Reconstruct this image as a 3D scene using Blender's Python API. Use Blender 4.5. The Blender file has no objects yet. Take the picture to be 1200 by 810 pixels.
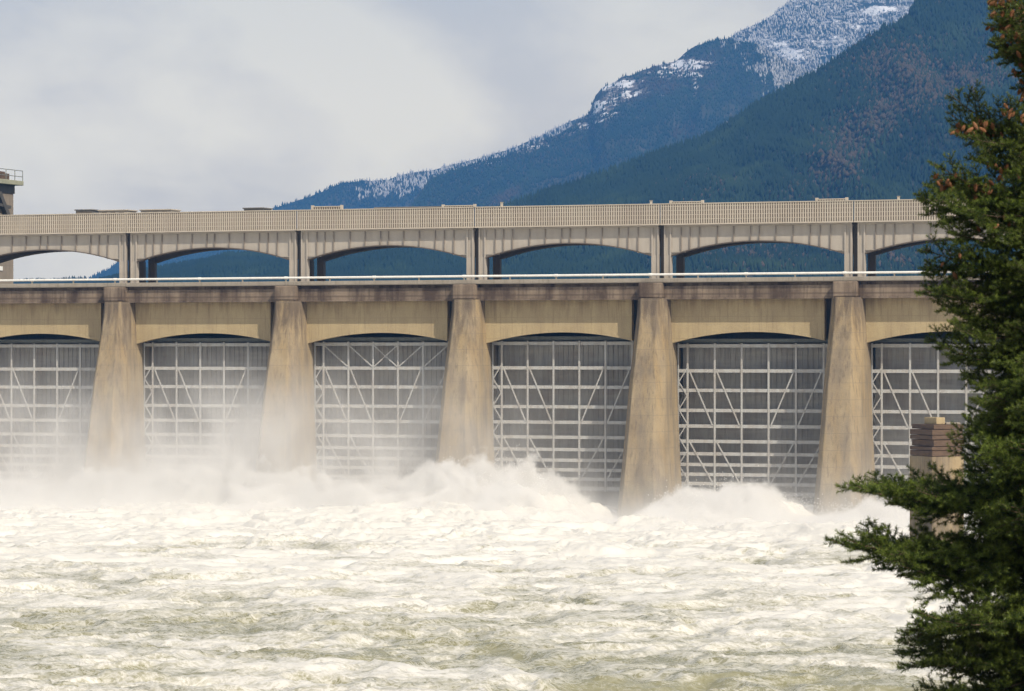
import bpy, math, random
import numpy as np
from mathutils import Vector, Matrix

SC = bpy.context.scene
COL = SC.collection
RAD = math.radians

# ------------------------------------------------------------------ camera
# world: X runs along the dam (right in the photo), -Y points downstream, Z up, tailwater at z = 0
TH = RAD(20.0)
FPX = 3665.0                                   # focal length in pixels of the 1200 px wide photograph
CAM = np.array([140.8, -276.5, 14.6])
FWD = np.array([-math.sin(TH), math.cos(TH), 0.0])
RGT = np.array([math.cos(TH), math.sin(TH), 0.0])
cam = bpy.data.cameras.new('camera')
cam.sensor_width = 36.0
cam.lens = FPX / 1200 * 36
cam.shift_y = 10.0 / 1200
cam.clip_start = 0.5
cam.clip_end = 20000
cam.dof.use_dof = True
cam.dof.focus_distance = 280.0
cam.dof.aperture_fstop = 14.0
cam_o = bpy.data.objects.new('camera', cam)
cam_o.location = CAM
cam_o.rotation_euler = (RAD(90), 0, TH)
COL.objects.link(cam_o)
SC.camera = cam_o


def site(lat, dep, z=0.0):
    """metres right of / ahead of the viewpoint -> world"""
    p = CAM + RGT * lat + FWD * dep
    return np.array([p[0], p[1], z])


# ------------------------------------------------------------------ light
SUN_EL, SUN_AZ = RAD(47.0), RAD(54.0)         # azimuth measured from the dam's downstream normal towards +X
SDIR = Vector((math.sin(SUN_AZ) * math.cos(SUN_EL), -math.cos(SUN_AZ) * math.cos(SUN_EL), math.sin(SUN_EL)))
sun = bpy.data.lights.new('sun', 'SUN')
sun.energy = 5.0
sun.angle = RAD(0.5)
sun.color = (1.0, 0.90, 0.74)
sun_o = bpy.data.objects.new('sun', sun)
sun_o.rotation_euler = SDIR.to_track_quat('Z', 'Y').to_euler()
sun_o.location = (100, -200, 300)
COL.objects.link(sun_o)

W = bpy.data.worlds.new('World')
SC.world = W
W.use_nodes = True
wn = W.node_tree
wn.nodes.clear()


def node(nt, t, ins=None, **props):
    n = nt.nodes.new(t)
    for k, v in props.items():
        setattr(n, k, v)
    for k, v in (ins or {}).items():
        if isinstance(v, bpy.types.NodeSocket):
            nt.links.new(v, n.inputs[k])
        else:
            n.inputs[k].default_value = v
    return n


def mth(nt, op, a, b=None, c=None, clamp=False):
    ins = {0: a}
    if b is not None:
        ins[1] = b
    if c is not None:
        ins[2] = c
    n = node(nt, 'ShaderNodeMath', ins, operation=op)
    n.use_clamp = clamp
    return n.outputs[0]


def ramp(nt, fac, stops):
    n = node(nt, 'ShaderNodeValToRGB', {0: fac})
    cr = n.color_ramp
    while len(cr.elements) < len(stops):
        cr.elements.new(0.5)
    for e, (p, c) in zip(cr.elements, stops):
        e.position = p
        e.color = (c, c, c, 1) if isinstance(c, (int, float)) else (*c, 1)
    return n.outputs[0]


def mix(nt, fac, a, b, blend='MIX'):
    n = node(nt, 'ShaderNodeMix', data_type='RGBA', blend_type=blend)
    for i, v in ((0, fac), (6, a), (7, b)):
        if isinstance(v, bpy.types.NodeSocket):
            nt.links.new(v, n.inputs[i])
        elif i == 0:
            n.inputs[0].default_value = v
        else:
            n.inputs[i].default_value = (*v, 1)
    return n.outputs[2]


def noise(nt, vec, scale, detail=4, rough=0.55, dist=0.0):
    return node(nt, 'ShaderNodeTexNoise', {'Vector': vec, 'Scale': scale, 'Detail': detail, 'Roughness': rough, 'Distortion': dist}).outputs[0]


def mapping(nt, vec, scale=(1, 1, 1), loc=(0, 0, 0), rot=(0, 0, 0)):
    return node(nt, 'ShaderNodeMapping', {'Vector': vec, 'Scale': scale, 'Location': loc, 'Rotation': rot}).outputs[0]


sky = node(wn, 'ShaderNodeTexSky', sky_type='NISHITA')
sky.sun_disc = False
sky.sun_elevation = SUN_EL
sky.sun_rotation = math.pi - SUN_AZ
sky.air_density = 1.2
sky.dust_density = 2.0
tc = node(wn, 'ShaderNodeTexCoord').outputs['Generated']
big = noise(wn, mapping(wn, tc, (10, 10, 15), (3.1, 0.4, 1.7)), 1.0, 6, 0.5, 0.3)
fine = noise(wn, mapping(wn, tc, (26, 26, 40), (0.7, 5.2, 2.1)), 1.0, 6, 0.55, 0.4)
den = mth(wn, 'ADD', mth(wn, 'MULTIPLY', big, 0.78), mth(wn, 'MULTIPLY', fine, 0.22))
CLOUD_LO, CLOUD_HI = (1.12, 0.98, 0.755), (1.40, 1.23, 0.89)
ccol = ramp(wn, den, [(0.42, CLOUD_LO), (0.58, CLOUD_HI)])
bg1 = node(wn, 'ShaderNodeBackground', {0: sky.outputs[0], 1: 0.10})
bg2 = node(wn, 'ShaderNodeBackground', {0: ccol, 1: 1.0})
elev = node(wn, 'ShaderNodeSeparateXYZ', {0: tc}).outputs[2]
open_sky = ramp(wn, elev, [(0.08, 0.0), (0.36, 0.92)])           # the cloud deck breaks up overhead
cover = mth(wn, 'MULTIPLY', ramp(wn, den, [(0.30, 0.80), (0.50, 1.0)]), mth(wn, 'SUBTRACT', 1.0, open_sky))
ms = node(wn, 'ShaderNodeMixShader', {0: cover, 1: bg1.outputs[0], 2: bg2.outputs[0]})
wo = node(wn, 'ShaderNodeOutputWorld', {0: ms.outputs[0]})

SC.view_settings.view_transform = 'Standard'
SC.view_settings.look = 'None'
SC.view_settings.gamma = 1.0
SC.view_settings.exposure = 0.0
SC.render.engine = 'CYCLES'
SC.cycles.volume_bounces = 5
SC.cycles.max_bounces = 10
SC.cycles.transparent_max_bounces = 12
SC.cycles.volume_max_steps = 256
SC.cycles.use_denoising = True


# ------------------------------------------------------------------ helpers
def mesh_obj(name, me, mat=None, parent=None, smooth=False):
    o = bpy.data.objects.new(name, me)
    COL.objects.link(o)
    if mat is not None and len(me.materials) == 0:
        me.materials.append(mat)
    if parent is not None:
        o.parent = parent
    if smooth:
        me.polygons.foreach_set('use_smooth', np.ones(len(me.polygons), dtype=bool))
    return o


def np_mesh(name, V, F):
    """V (n,3), F (m,k) one polygon size"""
    me = bpy.data.meshes.new(name)
    V = np.ascontiguousarray(V, dtype=np.float32)
    F = np.ascontiguousarray(F, dtype=np.int32)
    m, k = F.shape
    me.vertices.add(len(V))
    me.vertices.foreach_set('co', V.ravel())
    me.loops.add(m * k)
    me.loops.foreach_set('vertex_index', F.ravel())
    me.polygons.add(m)
    me.polygons.foreach_set('loop_start', np.arange(0, m * k, k, dtype=np.int32))
    me.update(calc_edges=True)
    return me


def attr(me, name, vals):
    a = me.attributes.new(name, 'FLOAT', 'POINT')
    a.data.foreach_set('value', np.ascontiguousarray(vals, dtype=np.float32))


class MB:
    def __init__(self):
        self.v, self.f = [], []

    def box(self, x0, x1, y0, y1, z0, z1):
        b = len(self.v)
        self.v += [(x, y, z) for z in (z0, z1) for y in (y0, y1) for x in (x0, x1)]
        self.f += [tuple(b + i for i in q) for q in ((0, 2, 3, 1), (4, 5, 7, 6), (0, 1, 5, 4), (2, 6, 7, 3), (0, 4, 6, 2), (1, 3, 7, 5))]
        return self

    def bar(self, p, q, w, d=None, up=(0, -1, 0)):
        """rectangular bar from p to q, w across, d along up"""
        d = d or w
        p, q = Vector(p), Vector(q)
        t = (q - p).normalized()
        u = Vector(up)
        s = t.cross(u).normalized()
        u = s.cross(t).normalized()
        b = len(self.v)
        for c in (p, q):
            for a, e in ((-1, -1), (1, -1), (1, 1), (-1, 1)):
                self.v.append(tuple(c + s * (a * w / 2) + u * (e * d / 2)))
        self.f += [tuple(b + i for i in x) for x in ((3, 2, 1, 0), (4, 5, 6, 7), (0, 1, 5, 4), (1, 2, 6, 5), (2, 3, 7, 6), (3, 0, 4, 7))]
        return self

    def tube(self, p, q, r, n=8):
        p, q = Vector(p), Vector(q)
        t = (q - p).normalized()
        a = t.orthogonal().normalized()
        c = t.cross(a)
        b = len(self.v)
        for o in (p, q):
            for i in range(n):
                an = 2 * math.pi * i / n
                self.v.append(tuple(o + a * (r * math.cos(an)) + c * (r * math.sin(an))))
        for i in range(n):
            j = (i + 1) % n
            self.f.append((b + i, b + j, b + n + j, b + n + i))
        self.f.append(tuple(b + n - 1 - i for i in range(n)))
        self.f.append(tuple(b + n + i for i in range(n)))
        return self

    def prism_xz(self, pts, y0, y1):
        """polygon in (x, z), counter-clockwise seen from -Y, extruded from y0 (front) to y1"""
        b, n = len(self.v), len(pts)
        self.v += [(x, y0, z) for x, z in pts] + [(x, y1, z) for x, z in pts]
        self.f.append(tuple(b + i for i in range(n)))
        self.f.append(tuple(b + n + i for i in reversed(range(n))))
        for i in range(n):
            j = (i + 1) % n
            self.f.append((b + j, b + i, b + n + i, b + n + j))
        return self

    def mesh(self, name):
        me = bpy.data.meshes.new(name)
        me.from_pydata(self.v, [], self.f)
        me.update()
        return me

    def build(self, name, mat, parent=None, bevel=0.0, kind=None):
        o = mesh_obj(name, self.mesh(name), mat, parent)
        if bevel:
            m = o.modifiers.new('bevel', 'BEVEL')
            m.width = bevel
            m.segments = 2
            m.limit_method = 'ANGLE'
        if kind:
            o['kind'] = kind
        return o


def thing(name, label, cat, loc=(0, 0, 0), rz=0.0, group=None):
    o = bpy.data.objects.new(name, None)
    o.empty_display_size = 0.5
    COL.objects.link(o)
    o.location = loc
    o.rotation_euler = (0, 0, rz)
    o['label'] = label
    o['category'] = cat
    if group:
        o['group'] = group
    return o


# vectorised value noise
def _h(ix, iy, seed):
    n = (ix.astype(np.int64) * 374761393 + iy.astype(np.int64) * 668265263 + seed * 1274126177) & 0xFFFFFFFF
    n = ((n ^ (n >> 13)) * 1274126177) & 0xFFFFFFFF
    n = (n ^ (n >> 16)) & 0xFFFFFF
    return n / float(0xFFFFFF)


def vn(x, y, seed=0):
    x, y = np.broadcast_arrays(x, y)
    ix, iy = np.floor(x), np.floor(y)
    fx, fy = x - ix, y - iy
    fx, fy = fx ** 3 * (fx * (fx * 6 - 15) + 10), fy ** 3 * (fy * (fy * 6 - 15) + 10)
    a, b = _h(ix, iy, seed), _h(ix + 1, iy, seed)
    c, d = _h(ix, iy + 1, seed), _h(ix + 1, iy + 1, seed)
    return (a + (b - a) * fx) * (1 - fy) + (c + (d - c) * fx) * fy


def fbm(x, y, seed=0, octv=4, gain=0.5):
    s, a, t = 0.0, 1.0, 0.0
    ca, sa = 0.8, 0.6
    for i in range(octv):
        s = s + a * vn(x, y, seed + i * 17)
        t += a
        x, y = (x * ca - y * sa) * 2.03 + 11.3, (x * sa + y * ca) * 2.03 + 5.7
        a *= gain
    return s / t


def sst(e0, e1, x):
    t = np.clip((x - e0) / (e1 - e0), 0, 1)
    return t * t * (3 - 2 * t)


# ------------------------------------------------------------------ materials
def new_mat(name):
    m = bpy.data.materials.new(name)
    m.use_nodes = True
    nt = m.node_tree
    b = nt.nodes['Principled BSDF']
    return m, nt, b


def setin(nt, b, **k):
    for key, v in k.items():
        key = key.replace('_', ' ')
        if isinstance(v, bpy.types.NodeSocket):
            nt.links.new(v, b.inputs[key])
        elif isinstance(v, tuple) and len(v) == 3:
            b.inputs[key].default_value = (*v, 1)
        else:
            b.inputs[key].default_value = v


def bump(nt, h, strength=0.4, dist=0.05):
    return node(nt, 'ShaderNodeBump', {'Height': h, 'Strength': strength, 'Distance': dist}).outputs[0]


def concrete(name, base, dark, streak, stain_amt=0.55, line=1.5, ochre=None, top=None, wet=None):
    m, nt, b = new_mat(name)
    P = node(nt, 'ShaderNodeNewGeometry').outputs['Position']
    st = noise(nt, mapping(nt, P, (0.9, 0.9, 0.10)), 1.0, 5, 0.6)
    st2 = noise(nt, mapping(nt, P, (5.0, 5.0, 0.35), (3, 7, 1)), 1.0, 4, 0.6)
    bl = noise(nt, P, 0.35, 6, 0.6)
    gr = noise(nt, P, 9.0, 4, 0.7)
    f = mth(nt, 'ADD', mth(nt, 'MULTIPLY', st, 0.55), mth(nt, 'MULTIPLY', bl, 0.45))
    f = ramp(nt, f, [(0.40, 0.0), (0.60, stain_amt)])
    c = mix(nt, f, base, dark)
    if ochre:
        c = mix(nt, ramp(nt, noise(nt, mapping(nt, P, (0.8, 0.8, 0.16), (9, 2, 4)), 1.0, 4, 0.6), [(0.46, 0.0), (0.70, 0.6)]), c, ochre)
    c = mix(nt, ramp(nt, st2, [(0.53, 0.0), (0.72, 0.6)]), c, streak)
    z = node(nt, 'ShaderNodeSeparateXYZ', {0: P}).outputs[2]
    if top:                                      # grime that has run down from the deck in ragged tongues
        run = mth(nt, 'ADD', mth(nt, 'DIVIDE', mth(nt, 'SUBTRACT', z, top[0]), top[1]), mth(nt, 'MULTIPLY', mth(nt, 'SUBTRACT', noise(nt, mapping(nt, P, (1.6, 1.6, 0.12), (1, 8, 3)), 1.0, 5, 0.65), 0.5), 3.2))
        c = mix(nt, ramp(nt, run, [(0.25, 0.0), (1.0, top[2])]), c, streak)
    if wet:                                      # wet, algae-dark foot
        w = mth(nt, 'ADD', mth(nt, 'DIVIDE', mth(nt, 'SUBTRACT', wet[0], z), wet[1]), mth(nt, 'MULTIPLY', mth(nt, 'SUBTRACT', noise(nt, mapping(nt, P, (0.9, 0.9, 0.3), (6, 1, 3)), 1.0, 5, 0.65), 0.5), 2.4))
        c = mix(nt, ramp(nt, w, [(0.2, 0.0), (1.0, 0.8)]), c, wet[2])
    ln = mth(nt, 'LESS_THAN', mth(nt, 'FRACT', mth(nt, 'MULTIPLY', z, 1 / line)), 0.035)
    c = mix(nt, mth(nt, 'MULTIPLY', ln, 0.5), c, dark)
    c = mix(nt, 0.55, c, ramp(nt, gr, [(0.3, 0.72), (0.7, 1.0)]), 'MULTIPLY')
    setin(nt, b, Base_Color=c, Roughness=0.92, Normal=bump(nt, mth(nt, 'ADD', gr, bl), 0.5, 0.06))
    b.inputs['Specular IOR Level'].default_value = 0.2
    return m


def paint(name, base, dirt, amt=0.5, rough=0.6, metal=0.0, vstretch=0.2, sc=2.0):
    m, nt, b = new_mat(name)
    P = node(nt, 'ShaderNodeNewGeometry').outputs['Position']
    st = noise(nt, mapping(nt, P, (sc, sc, sc * vstretch)), 1.0, 5, 0.65)
    gr = noise(nt, P, 14.0, 3, 0.6)
    c = mix(nt, ramp(nt, st, [(0.42, 0.0), (0.72, amt)]), base, dirt)
    c = mix(nt, 0.5, c, ramp(nt, gr, [(0.3, 0.8), (0.7, 1.0)]), 'MULTIPLY')
    setin(nt, b, Base_Color=c, Roughness=rough, Metallic=metal, Normal=bump(nt, gr, 0.2, 0.02))
    return m


M_PIER = concrete('pier_concrete', (0.375, 0.295, 0.185), (0.215, 0.175, 0.13), (0.12, 0.092, 0.07), 0.95, ochre=(0.38, 0.27, 0.13), top=(14.5, 5.5, 0.85), wet=(4.5, 4.0, (0.15, 0.125, 0.085)))
M_WALL = concrete('breast_wall_concrete', (0.47, 0.375, 0.22), (0.35, 0.27, 0.165), (0.24, 0.175, 0.11), 0.6, line=2.0, top=(18.2, 2.2, 0.75))
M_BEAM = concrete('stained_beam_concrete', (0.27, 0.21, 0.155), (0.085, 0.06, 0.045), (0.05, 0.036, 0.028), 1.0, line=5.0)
M_SLAB = concrete('deck_concrete', (0.36, 0.32, 0.265), (0.20, 0.17, 0.135), (0.2, 0.17, 0.13), 0.4, line=7.0)
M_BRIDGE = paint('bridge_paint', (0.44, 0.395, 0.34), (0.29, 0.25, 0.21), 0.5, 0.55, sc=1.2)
M_BRIDGE_D = paint('bridge_joint_dark_steel', (0.10, 0.085, 0.07), (0.06, 0.05, 0.04), 0.5, 0.8)  # dark steel of the plate inside each span joint
M_PARAPET = paint('parapet_paint', (0.52, 0.46, 0.38), (0.38, 0.32, 0.26), 0.5, 0.6, sc=0.5)
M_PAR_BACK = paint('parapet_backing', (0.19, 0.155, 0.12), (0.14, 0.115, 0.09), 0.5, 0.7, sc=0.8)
M_WHITE = paint('white_paint', (0.85, 0.84, 0.80), (0.6, 0.56, 0.5), 0.35, 0.45)
M_STEEL = paint('gate_steel_paint', (0.46, 0.46, 0.445), (0.27, 0.21, 0.16), 0.55, 0.5, sc=1.5)
M_BRIDGE_SHADE = paint('bridge_painted_shade', (0.13, 0.105, 0.085), (0.08, 0.062, 0.05), 0.6, 0.75)  # shade put into the colour of arch flanges and the rear girders and columns
M_HOUSE = paint('housing_metal', (0.22, 0.21, 0.195), (0.14, 0.13, 0.12), 0.5, 0.6)
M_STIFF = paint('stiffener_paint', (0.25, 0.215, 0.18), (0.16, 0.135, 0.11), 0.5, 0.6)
M_TOPB = paint('grey_green_steel', (0.20, 0.215, 0.20), (0.11, 0.11, 0.10), 0.6, 0.6)
M_ROOF_D = paint('dark_roofing', (0.07, 0.066, 0.06), (0.12, 0.10, 0.085), 0.5, 0.7)
M_TIMBER = paint('weathered_timber', (0.13, 0.082, 0.052), (0.06, 0.037, 0.024), 0.8, 0.85, vstretch=4.0, sc=1.6)
M_TOWER = concrete('tower_concrete', (0.30, 0.25, 0.20), (0.18, 0.15, 0.12), (0.13, 0.11, 0.09), 0.6)
M_GREEN = paint('lichen_green_concrete', (0.34, 0.34, 0.25), (0.20, 0.20, 0.14), 0.6, 0.9, vstretch=1.0)


def skin_mat():
    m, nt, b = new_mat('gate_skin_plate')
    P = node(nt, 'ShaderNodeNewGeometry').outputs['Position']
    st = noise(nt, mapping(nt, P, (1.8, 1.8, 0.16)), 1.0, 5, 0.7)
    bl = noise(nt, mapping(nt, P, (0.5, 0.5, 0.35), (5, 1, 2)), 1.0, 5, 0.6)
    c = mix(nt, ramp(nt, st, [(0.36, 0.0), (0.64, 1.0)]), (0.37, 0.365, 0.355), (0.25, 0.24, 0.23))
    c = mix(nt, ramp(nt, bl, [(0.45, 0.0), (0.7, 0.5)]), c, (0.22, 0.16, 0.12))
    each = noise(nt, mapping(nt, P, (0.055, 0, 0.05), (0.3, 0, 0)), 1.0, 2, 0.5)
    c = mix(nt, 1.0, c, ramp(nt, each, [(0.35, 0.75), (0.65, 1.15)]), 'MULTIPLY')
    bd = noise(nt, mapping(nt, P, (0.12, 0.12, 1.1), (2, 5, 1)), 1.0, 4, 0.6)
    c = mix(nt, ramp(nt, bd, [(0.45, 0.0), (0.65, 0.55)]), c, (0.40, 0.385, 0.36))
    setin(nt, b, Base_Color=c, Roughness=0.6, Normal=bump(nt, st, 0.2, 0.03))
    return m


M_SKIN = skin_mat()

# ================================================================== LARGE STRUCTURE
BAY = 18.3
K0, K1 = -2, 6                                   # joints; bays K0..K1-1

dam = thing('spillway_dam', 'long weathered tan concrete spillway dam with flared piers and shallow arches above churning white water', 'dam', (-0.3, 0, 0))


def pier_levels():
    # z, half width, nose y
    return [(-4.0, 2.45, -7.0), (1.0, 2.22, -6.4), (4.0, 2.06, -5.9), (8.0, 1.86, -5.3), (12.0, 1.74, -4.6), (15.9, 1.56, -3.7), (18.2, 1.47, -3.2), (19.72, 1.42, -2.95)]


def pier_mesh():
    V, F = [], []
    na = 7
    rings = []
    for z, hw, yn in pier_levels():
        c, cy, e = (0.72 if z < 19 else 0.62), 1.1, 0.06
        ring = [(-1.3, 9.0), (-1.3, 0.25), (-hw, 0.25), (-hw, yn + cy + e), (-hw + e * 0.5, yn + cy - e * 0.6), (-hw + c - e * 0.6, yn + e * 0.6), (-hw + c + e, yn)]
        ring += [(hw - c - e, yn), (hw - c + e * 0.6, yn + e * 0.6), (hw - e * 0.5, yn + cy - e * 0.6), (hw, yn + cy + e)]
        ring += [(hw, 0.25), (1.3, 0.25), (1.3, 9.0)]
        rings.append(len(V))
        V += [(x, y, z) for x, y in ring]
        n = len(ring)
    for a, b in zip(rings, rings[1:]):
        for i in range(n):
            j = (i + 1) % n
            F.append((a + i, a + j, b + j, b + i))
    F.append(tuple(rings[-1] + i for i in range(n)))
    me = bpy.data.meshes.new('pier')
    me.from_pydata(V, [], F)
    me.update()
    for p in me.polygons:
        p.use_smooth = len(p.vertices) == 4 and abs(p.normal.z) < 0.5
    me.set_sharp_from_angle(angle=RAD(18))
    return me


pm = pier_mesh()
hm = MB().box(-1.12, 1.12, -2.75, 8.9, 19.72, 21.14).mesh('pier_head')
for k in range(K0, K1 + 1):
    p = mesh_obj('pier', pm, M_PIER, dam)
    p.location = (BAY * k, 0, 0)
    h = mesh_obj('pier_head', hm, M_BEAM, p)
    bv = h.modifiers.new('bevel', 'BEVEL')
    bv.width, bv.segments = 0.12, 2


def arc_pts(x0, x1, zs, zc, n=24):
    """segmental arch from (x0, zs) up to the crown zc and down to (x1, zs)"""
    s, r = (x1 - x0) / 2, zc - zs
    R = (s * s + r * r) / (2 * r)
    cx, cz = (x0 + x1) / 2, zc - R
    out = []
    for i in range(n + 1):
        x = x0 + (x1 - x0) * i / n
        out.append((x, cz + math.sqrt(max(R * R - (x - cx) ** 2, 0))))
    return out


wall_b = MB()
arch = arc_pts(1.3, BAY - 1.3, 15.55, 16.62, 30)
XSL = BAY - 2.35                                  # slot added to the wall's shape for a dark edge beside the next pier
arch = [q for q in arch if q[0] < XSL] + [(XSL, float(np.interp(XSL, [q[0] for q in arch], [q[1] for q in arch])))]
wall_b.prism_xz(arch + [(XSL, 19.74), (1.3, 19.74)], -0.8, -0.1)
wall_me = wall_b.mesh('breast_wall')
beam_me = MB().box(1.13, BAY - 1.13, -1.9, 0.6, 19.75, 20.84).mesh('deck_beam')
drip_me = MB().box(1.2, BAY - 1.2, -1.97, -1.88, 19.62, 19.78).mesh('drip_strip')
asc = MB()
for x0, x1 in ((1.16, BAY - 1.16),):
    asc.box(x0, x1, -1.55, 0.55, 20.845, 21.135)
asc_me = asc.mesh('slab_seat')
for k in range(K0, K1):
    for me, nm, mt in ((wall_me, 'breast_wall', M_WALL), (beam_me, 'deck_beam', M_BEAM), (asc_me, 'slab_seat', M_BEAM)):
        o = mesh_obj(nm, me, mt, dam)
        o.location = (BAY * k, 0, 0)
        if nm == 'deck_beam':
            c = mesh_obj('drip_strip', drip_me, M_BEAM, o)
XA, XB = BAY * K0 - 2, BAY * K1 + 2
MB().box(XA, XB, -2.25, 9.4, 21.15, 21.56).build('deck_slab', M_SLAB, dam, 0.04)
MB().box(XA, XB, 6.2, 9.2, -5.0, 21.1).build('upstream_wall', M_TOWER, dam)

# ------------------------------------------------------------------ gates
GATES = {
    -1: 'lattice gate at the far left edge of the photo, lower half fading into mist',
    0: 'steel lattice gate most hidden in mist, second from the left, between two misty piers',
    1: 'steel lattice gate with crossed diagonal braces along its top row, third from the left',
    2: 'grey lattice gate beside the tallest white spray mound, third from the right',
    3: 'clearest lattice gate with two tiers of slanted braces, between the two piers clear of mist',
    4: 'steel lattice gate at the right, partly hidden by the conifer and the timber topped pillar',
}
ZR = [15.45, 13.15, 11.35, 9.5, 8.05, 6.65, 5.5, 4.5, 3.6, 2.75, 1.9]
PX = [-6.45, -3.85, -1.28, 1.28, 3.85, 6.45]
GY = 0.62


def gate_parts():
    parts = []                                   # (name, mesh, material, parent index, kind)
    sk = MB().box(-7.5, 7.5, 2.5, 2.62, 1.55, 15.75)
    parts.append(('skin_plate', sk.mesh('skin_plate'), M_SKIN, None, None))
    ribs = MB()
    for i in range(31):
        x = -7.4 + 14.8 * i / 30
        ribs.box(x - 0.045, x + 0.045, 2.43, 2.499, 1.6, 15.7)
    parts.append(('skin_rib', ribs.mesh('skin_rib'), M_SKIN, None, 'stuff'))
    for z in ZR:
        g = MB().box(-7.45, 7.45, GY, GY + 0.06, z - 0.155, z + 0.155)
        g.box(-7.45, 7.45, GY + 0.06, 2.3, z - 0.035, z + 0.035)
        parts.append(('girder', g.mesh('girder'), M_STEEL, None, None))
    for x in PX + [-7.35, 7.35]:
        w = 0.09 if abs(x) < 7 else 0.06
        parts.append(('post', MB().box(x - w, x + w, GY - 0.05, GY - 0.002, 1.6, 15.7).mesh('post'), M_STEEL, None, None))
    for z0, z1 in ((ZR[1], ZR[4]), (ZR[5], ZR[9])):
        for i, d in ((0, 1), (1, 1), (3, -1), (4, -1)):
            xa, xb = PX[i] + 0.22, PX[i + 1] - 0.22
            if d < 0:
                xa, xb = xb, xa
            br = MB().bar((xa, GY - 0.03, z0 - 0.1), (xb, GY - 0.03, z1 + 0.1), 0.125, 0.05)
            parts.append(('brace', br.mesh('brace'), M_STEEL, None, None))
    for s in (-1, 1):                            # end ladders with zigzag lacing
        lc = MB()
        zz = [z for z in np.linspace(13.4, 1.9, 10)]
        for i, (a, b) in enumerate(zip(zz, zz[1:])):
            xa, xb = (s * 7.3, s * 6.5) if i % 2 else (s * 6.5, s * 7.3)
            lc.bar((xa, GY - 0.03, a), (xb, GY - 0.03, b), 0.10, 0.05)
        parts.append(('lacing', lc.mesh('lacing'), M_STEEL, None, 'stuff'))
        lc = MB()
        for i, (a, b) in enumerate(zip(zz, zz[1:])):
            ya, yb = (GY + 0.1, 2.2) if i % 2 else (2.2, GY + 0.1)
            lc.bar((s * 7.4, ya, a), (s * 7.4, yb, b), 0.10, 0.06, up=(1, 0, 0))
        parts.append(('side_lacing', lc.mesh('side_lacing'), M_STEEL, None, 'stuff'))
    parts.append(('top_beam', MB().box(-7.5, 7.5, 1.2, 2.6, 15.76, 16.1).mesh('top_beam'), M_TOPB, None, None))
    return parts


gp = gate_parts()
xb_me = []
for i in range(5):
    m = MB()
    a, b = PX[i] + 0.1, PX[i + 1] - 0.1
    zt, zb = ZR[0] - 0.16, ZR[1] + 0.16
    if i <= 2:
        m.bar((a, GY - 0.03, zt), (b, GY - 0.03, zb), 0.11, 0.05)
    if i >= 2:
        m.bar((b, GY - 0.036, zt), (a, GY - 0.036, zb), 0.11, 0.05)
    xb_me.append(m.mesh('cross_brace'))
DZ = {-1: -0.05, 0: 0.05, 1: 0.1, 2: 0.15, 3: -0.1, 4: -0.1}
for k, lab in GATES.items():
    g = thing('spillway_gate', lab, 'gate', (BAY * (k + 0.5) - 0.38, 0, DZ[k]), 0, 'steel gates between the dam piers')
    for nm, me, mt, _, kd in gp:
        o = mesh_obj(nm, me, mt, g)
        if kd:
            o['kind'] = kd
    if k == 1:
        for me in xb_me:
            mesh_obj('cross_brace', me, M_STEEL, g)

# ------------------------------------------------------------------ bridge over the dam
bridge = thing('arched_bridge', 'beige steel girder bridge with shallow arches and ribbed parapet above the dam deck', 'bridge')
STF = [0.104, 0.15, 0.2, 0.293, 0.378, 0.466, 0.511, 0.596, 0.684, 0.773, 0.823, 0.876]
ZT, ZS, ZC = 26.5, 23.75, 25.0
XL, XR = 0.28, BAY - 0.28
arc_in = arc_pts(0.98, BAY - 0.98, ZS, ZC, 28)


def soffit(x):
    return float(np.interp(x, [p[0] for p in arc_in], [p[1] for p in arc_in]))


web_me = MB().prism_xz([(XL, ZS + 0.02)] + arc_in + [(XR, ZS + 0.02), (XR, ZT), (XL, ZT)], 0.0, 0.3).mesh('girder_web')
web_me2 = web_me.copy()
fl = MB()
for (xa, za), (xb, zb) in zip(arc_in, arc_in[1:]):
    b = len(fl.v)
    fl.v += [(xa, -0.22, za - 0.09), (xb, -0.22, zb - 0.09), (xb, 0.55, zb - 0.09), (xa, 0.55, za - 0.09),
             (xa, -0.22, za + 0.005), (xb, -0.22, zb + 0.005), (xb, 0.55, zb + 0.005), (xa, 0.55, za + 0.005)]
    fl.f += [tuple(b + i for i in q) for q in ((3, 2, 1, 0), (4, 5, 6, 7), (0, 1, 5, 4), (2, 3, 7, 6))]
flange_me = fl.mesh('bottom_flange')
top_me = MB().box(XL, XR, -0.2, 0.5, ZT - 0.14, ZT + 0.0).mesh('top_flange')
haunch = [MB().box(0.98, 2.35, -0.12, -0.003, 23.98, 24.06).mesh('haunch_rib'), MB().box(BAY - 2.35, BAY - 0.98, -0.12, -0.003, 23.98, 24.06).mesh('haunch_rib')]
stiff_me = []
for f in STF:
    x = BAY * f
    stiff_me.append(MB().box(x - 0.03, x + 0.03, -0.14, -0.002, soffit(x) + 0.02, ZT - 0.15).mesh('stiffener'))
leg_l = MB().box(0.30, 0.92, -0.06, 0.42, 21.56, ZS).box(0.26, 0.40, -0.16, -0.062, 21.56, ZT - 0.15).box(0.82, 0.96, -0.16, -0.062, 21.56, ZT - 0.15).mesh('column')
leg_r = MB().box(BAY - 0.92, BAY - 0.30, -0.06, 0.42, 21.56, ZS).box(BAY - 0.40, BAY - 0.26, -0.16, -0.062, 21.56, ZT - 0.15).box(BAY - 0.96, BAY - 0.82, -0.16, -0.062, 21.56, ZT - 0.15).mesh('column')
leg_l2, leg_r2 = leg_l.copy(), leg_r.copy()
deck_me = MB().box(0.06, BAY - 0.06, -0.42, 4.75, ZT + 0.005, ZT + 0.22).mesh('bridge_deck')
P0, P1 = ZT + 0.1, 28.46
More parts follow.
